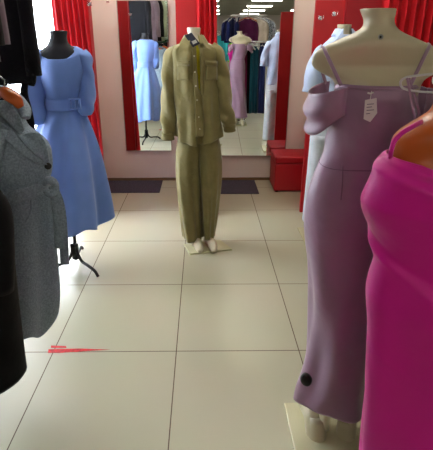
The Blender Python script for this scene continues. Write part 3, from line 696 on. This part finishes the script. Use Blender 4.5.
bm = B(); tube(bm, [at(2, 128, D6-.085), at(-6, 155, D6-.10), at(-10, 195, D6-.10), at(-4, 235, D6-.12), at(-2, 252, D6-.115)], [.03, .045, .048, .045, .04], n=20, k=6, flat=.7, fold=lambda th, v: .004*math.sin(2*th+16*v)); part('sleeve', bm, greyw, ct)
bm = B(); loft(bm, sil([(183, -46, 49, .122), (184, -47, 50, .128), (194, -47, 50, .128), (195.5, -46, 49, .122)], D6), n=60, k=3, cap0=False, cap1=False, fold=lambda th, v, z: (0, .018*math.cos(th))); bl = part('belt', bm, greyw, ct, solid=.008)
bm = B(); tube(bm, [at(44, 184, D6-.08), at(49, 180, D6-.085), at(54, 183, D6-.075), at(55, 190, D6-.075), at(50, 194, D6-.085), at(45, 190, D6-.085)], [.010, .014, .014, .014, .014, .01], n=12, k=5); part('knot', bm, greyw, bl)
bm = B(); tube(bm, [at(52, 186, D6-.07), at(56, 200, D6-.07), at(59, 225, D6-.07), at(60, 248, D6-.07)], [.012, .019, .020, .019], n=12, k=5, flat=.35, updir=(0, -1, 0)); part('belt_end', bm, greyw, bl)
bm = B(); tube(bm, [at(54, 186, D6-.03), at(60, 205, D6-.03), at(63, 235, D6-.03), at(65, 264, D6-.03)], [.012, .017, .018, .017], n=12, k=5, flat=.35, updir=(0, -1, 0)); part('belt_end', bm, greyw, bl)
bm = B(); disc(bm, oncoat(48, 166, .012), (.4, -1, 0), .012, .006, n=18); part('button', bm, mat('dark_button', (26, 24, 26), rough=.4), ct)
bm = B(); tube(bm, [oncoat(31, 200, .004), oncoat(31.5, 208, .004), oncoat(29, 216, .004), oncoat(25, 222, .004)], .0045, n=8, k=5); part('pocket_welt', bm, greyw, ct)
rebase(ct)
bm = B(); tube(bm, [at(-30, 120, D6), at(-14, 104, D6), at(2, 92, D6-.02), at(9, 95.5, D6-.045), at(16, 100, D6-.05), at(20.5, 107, D6-.045)], [.012, .018, .020, .022, .022, .013], n=14, k=5, flat=.8)
hg = thing('clothes_hanger', 'glossy orange wooden hanger inside the grey coat collar', 'hanger', loc=(0, 0, 0)); part('bar', bm, woodm, hg)
bm = B(); a = at(1, 92, D6-.02); tube(bm, [a, a+Vector((0, .01, .05)), Vector((xrail(D6)+.02, D6, 1.345)), Vector((xrail(D6), D6, 1.377)), Vector((xrail(D6)-.018, D6, 1.36))], .0022, n=8, k=4); part('hook', bm, chrome, hg); rebase(hg)

# ---- black scarf-like sleeves dropping between the coats
bm = B()
r = thing('black_cardigan', 'black cardigan hanging below the black coat, in front of the window', 'cardigan')
DD = 2.17
bm = B(); tube(bm, [at(-1, 55, DD), at(-1, 80, DD), at(-2, 97, DD), at(-3, 112, DD)], [.05, .042, .035, .03], n=18, k=5, flat=.5, updir=(0, -1, 0)); part('sleeve', bm, blackc, r)
bm = B(); tube(bm, [at(27, 56, DD), at(28, 70, DD), at(28.5, 80, DD), at(28, 84.5, DD)], [.040, .038, .036, .03], n=18, k=5, flat=.6, updir=(0, -1, 0)); part('sleeve', bm, blackc, r)
bm = B(); tube(bm, [at(26, 75, DD-.02), at(24, 91, DD-.03), at(24.5, 106, DD-.03), at(28, 120, DD-.03), at(32, 134, DD-.03)], [.018, .018, .032, .030, .02], n=16, k=5, flat=.6, updir=(0, -1, 0)); part('front_panel', bm, blackc, r)
rebase(r)
# ---- near black coat, lower left corner
D7 = 1.20
ct = thing('coat', 'long black coat in the lower left corner, nearest the camera', 'coat')
bm = B()
loft(bm, sil([(165, -90, -58, .05), (176, -118, -34, .055), (192, -136, -10, .065), (215, -140, 4, .075), (250, -138, 10, .085), (300, -142, 15, .095), (350, -146, 20, .11), (377, -148, 23, .12)], D7), n=48, k=5, fold=lambda th, v, z: (.006*math.sin(5*th)*v, 0), cap0=True, cap1=True, pw=2.6)
part('body', bm, blackc, ct)
bm = B(); tube(bm, [at(-34, 182, D7), at(-8, 205, D7-.02), at(-2, 240, D7-.06), at(0, 290, D7-.07)], [.035, .045, .045, .04], n=18, k=5); part('sleeve', bm, blackc, ct)
bm = B(); tube(bm, [at(-115, 182, D7), at(-142, 205, D7-.02), at(-150, 240, D7-.03), at(-152, 290, D7-.03)], [.035, .045, .045, .04], n=18, k=5); part('sleeve', bm, blackc, ct)
rebase(ct)

# ================================================================== RIGHT-HAND RACK (seen in the right mirror)
RX, RY = .75, -.95
r = thing('clothes_rack', 'white round clothes rack of tops, seen through the right mirror', 'clothes rack')
wm = mat('white_metal', (222, 222, 218), rough=.35)
bm = B(); tube(bm, [(RX, RY, .02), (RX, RY, 2.04)], .02, n=16, k=2); part('pole', bm, wm, r)
for zz, R_, nm in ((1.85, .38, 'upper_ring'), (1.05, .18, 'brace_ring')):
    bm = B(); tube(bm, [(RX+R_*math.cos(2*PI*i/24), RY+R_*math.sin(2*PI*i/24), zz) for i in range(25)], .011, n=10, k=2, cap=False)
    for i in range(4): tube(bm, [(RX, RY, zz), (RX+R_*math.cos(PI*i/2+.4), RY+R_*math.sin(PI*i/2+.4), zz)], .008, n=8, k=2)
    part(nm, bm, wm, r)
for i in range(4):
    a = PI*i/2+.4; bm = B(); tube(bm, [(RX, RY, .10), (RX+.25*math.cos(a), RY+.25*math.sin(a), .06), (RX+.38*math.cos(a), RY+.38*math.sin(a), .015)], .014, n=10); part('leg', bm, wm, r)
rebase(r)
navy = cloth('navy_cloth', (26, 34, 86)); plum = cloth('plum_cloth', (92, 28, 70)); creamc = cloth('cream_cloth', (206, 192, 172)); teal = cloth('teal_cloth', (14, 88, 104), rough=.5)
patt = cloth('grey_floral', (150, 158, 168), var=.5, vscale=45); burg = cloth('burgundy_cloth', (120, 14, 66), rough=.5)
def ring(zz, R_, items, group, kind, w, ln):
    for ang, m, lab, cat in items:
        a = math.radians(ang); p = (RX+R_*math.cos(a), RY+R_*math.sin(a), zz); fz = a+PI/2+PI if kind == 'x' else a+PI/2
        garment(kind, lab, cat, p, a+PI/2+math.radians(55 if abs(ang-90) > 25 else 0), m, w, ln, group)
        hanger('hanger carrying the '+lab.split(' on the ')[0].split(' in the')[0], p, a+PI/2+math.radians(55 if abs(ang-90) > 25 else 0), woodm if m in (plum,) else whm, 'hangers on the white round rack')
ring(1.85, .38, [(96, plum, 'plum high-neck jumper facing out on the upper ring', 'jumper'), (62, creamc, 'cream cardigan beside the plum jumper on the upper ring', 'cardigan'), (30, patt, 'grey floral blouse on the upper ring', 'blouse'), (5, patt, 'grey floral blouse on the upper ring', 'blouse'), (130, navy, 'navy blouse next to the plum jumper on the upper ring', 'blouse'), (152, navy, 'navy blouse second from the plum jumper on the upper ring', 'blouse'), (176, navy, 'navy blouse at the aisle side on the upper ring', 'blouse')], 'tops on the upper ring of the white rack', 'top', .17, .46)
LX0, LX1, LYY, LZ = .60, 1.20, 1.01, 1.36
r = thing('clothes_rack', 'low white straight rack of long dresses behind the mauve mannequin', 'clothes rack')
bm = B(); tube(bm, [(LX0-.07, LYY, LZ), (LX1, LYY, LZ)], .011, n=10, k=2); part('rail', bm, wm, r)
for xx in (LX0, LX1):
    bm = B(); tube(bm, [(xx, LYY, .02), (xx, LYY, LZ)], .012, n=10, k=2); part('post', bm, wm, r)
    bm = B(); tube(bm, [(xx, LYY-.18, .014), (xx, LYY+.18, .014)], .012, n=10, k=2); part('foot', bm, wm, r)
rebase(r)
for x, m, lab in ((.565, burg, 'burgundy satin long dress on the low white rack'), (.61, blackc, 'black long dress beside the teal one on the low white rack'), (.665, teal, 'teal satin long dress on the low white rack'), (.76, cloth('deep_teal_cloth', (10, 66, 84), rough=.5), 'dark teal long dress on the low white rack'), (.88, navy, 'navy long dress at the wall end of the low white rack')):
    garment('dress', lab, 'dress', (x, LYY, LZ), math.radians(48), m, .085, 1.12, 'long dresses on the low white rack', thick=.03)
    hanger('hanger of the '+lab.split(' long dress')[0]+' long dress', (x, LYY, LZ), math.radians(48), woodm if m is teal else whm, 'hangers of the long dresses', w=.085)
for i in range(7):
    hanger('empty white hanger crowded on the low white rack', (.56+.02*i, LYY, LZ), math.radians(62+7*(i % 3)), whm, 'empty white hangers on the low rack', w=.15)

# ================================================================== FAR SALES FLOOR (seen in the mirrors)
far_cols = {'lime': (120, 220, 30), 'cyan': (60, 190, 200), 'white': (214, 214, 214), 'grey': (120, 124, 130), 'navy': (28, 34, 70), 'black': (20, 20, 24), 'rose': (190, 110, 120), 'beige': (186, 170, 140), 'forest green': (30, 84, 54), 'brown': (96, 66, 46)}
def far_rack(x0, x1, y, z, cols, where, lower=True):
    r = thing('clothes_rack', 'straight chrome clothes rack '+where, 'clothes rack', 'straight racks on the sales floor')
    bm = B(); tube(bm, [(x0, y, z), (x1, y, z)], .014, n=10, k=2); part('rail', bm, chrome, r)
    for xx in (x0, x1):
        bm = B(); tube(bm, [(xx, y, 0), (xx, y, z)], .014, n=10, k=2); part('post', bm, chrome, r)
        bm = B(); tube(bm, [(xx, y-.25, .015), (xx, y+.25, .015)], .014, n=10, k=2); part('foot', bm, chrome, r)
    rebase(r)
    n = len(cols)
    for i, cname in enumerate(cols):
        x = x0+.1+(x1-x0-.2)*i/max(1, n-1)
        side = 'at its near end' if i == 0 else 'at its far end' if i == n-1 else 'in its middle'
        m = cloth('far_'+cname.replace(' ', '_'), far_cols[cname], bump=0)
        garment('top', cname+' blouse on the rack '+where+', '+side, 'blouse', (x, y, z), math.radians(12 if n < 7 else 78), m, .18, .58, 'blouses on the rack '+where)
        hanger('white hanger of the '+cname+' blouse on the rack '+where, (x, y, z), math.radians(12 if n < 7 else 78), whm, 'hangers on the rack '+where)
far_rack(.05, 1.0, -2.4, 1.5, ['cyan', 'lime', 'white'], 'in the aisle behind')
far_rack(-1.9, -.3, -1.6, 1.95, ['navy', 'black', 'forest green', 'grey', 'black'], 'past the left rack')
far_rack(-1.9, -.4, -4.2, 1.6, ['white', 'black', 'rose', 'forest green'], 'deep on the left')
far_rack(1.0, 2.6, -5.0, 1.6, ['grey', 'navy', 'white', 'brown', 'rose'], 'deep on the right')
far_rack(2.6, 4.4, -2.5, 1.7, ['black', 'grey', 'beige', 'navy', 'white'], 'across the right aisle')
far_rack(-.2, 1.4, -9, 1.6, ['cyan', 'grey', 'beige', 'black', 'white'], 'far down the aisle')
far_rack(2.2, 4.2, -9.5, 1.6, ['navy', 'brown', 'white', 'grey', 'rose'], 'far down the right side')

# ================================================================== CEILING LIGHTS
lampm = mat('lamp_diffuser', (255, 248, 232), emit=20)
housing = mat('lamp_housing', (210, 210, 210), rough=.5)
proto = None
def ceiling_light(x, y, label, strength_group):
    global proto
    if proto is None:
        r = thing('ceiling_light', label, 'ceiling light', strength_group, (x, y, CEIL))
        bm = B(); box(bm, -.62, .62, -.15, .15, -.05, 0, .006); part('housing', bm, housing, r, smooth=False)
        for s in (-1, 1):
            bm = B(); tube(bm, [(-.58, s*.065, -.07), (.58, s*.065, -.07)], .018, n=10, k=2); part('tube', bm, lampm, r)
        proto = r; return
    r = proto.copy(); C.objects.link(r); r.location = (x, y, CEIL); tag(r, label, 'ceiling light', strength_group)
    for ch in [c_ for c_ in C.objects if c_.parent is proto]:
        c_ = ch.copy(); C.objects.link(c_); c_.parent = r
rows_ = [(3.35, 'at the back of the booths'), (2.6, 'at the front of the booths'), (-1.5, 'over the first bay'), (-3.9, 'over the second bay'), (-6.8, 'over the third bay'), (-10, 'over the fourth bay'), (-13.4, 'over the fifth bay'), (-17, 'over the sixth bay'), (-21, 'by the far end wall')]
for y, w_ in rows_:
    for x, s_ in (((2.0, 'middle column'), (4.6, 'right column')) if y == -99 else ((-.62, 'left booth'), (.66, 'right booth')) if y > 2 else ((-.5, 'left column'), (2.0, 'middle column'), (4.6, 'right column'))):
        ceiling_light(x, y, 'twin-tube ceiling light '+w_+', '+s_, 'fluorescent ceiling lights')

# ================================================================== LIGHT
w = bpy.data.worlds.new('sky'); S.world = w; w.use_nodes = True
wb = w.node_tree.nodes['Background']; wb.inputs[0].default_value = (.80, .88, 1.0, 1); wb.inputs[1].default_value = 5.0
def area(name, loc, rot, sx, sy, e, col):
    l = bpy.data.lights.new(name, 'AREA'); l.shape = 'RECTANGLE'; l.size = sx; l.size_y = sy; l.energy = e; l.color = col
    o = bpy.data.objects.new(name, l); C.objects.link(o); o.location = loc; o.rotation_euler = rot; return o
# daylight portals just outside the two windows
area('window_daylight', ((WX0+WX1)/2, WY+.16, 1.5), (-PI/2, 0, 0), .85, 2.1, 80, (.86, .93, 1))
area('window_daylight_side', (XL-.16, (LY0+LY1)/2, 1.5), (0, -PI/2, 0), 2.1, 1.7, 110, (.86, .93, 1))

# ================================================================== CAMERA
cam = bpy.data.cameras.new('camera'); co = bpy.data.objects.new('camera', cam); C.objects.link(co)
cam.sensor_fit = 'HORIZONTAL'; cam.sensor_width = 36; cam.lens = F*36/433
cam.shift_x = (216.5-PCX)/433; cam.shift_y = -(225-PCY)/433
cam.clip_start = .02; cam.clip_end = 100
co.location = (0, 0, H); co.rotation_euler = (PI/2-PITCH, 0, -YAW)
S.camera = co
S.view_settings.view_transform = 'Standard'; S.view_settings.look = 'None'; S.view_settings.gamma = 1; S.view_settings.exposure = .08
S.cycles.max_bounces = 8
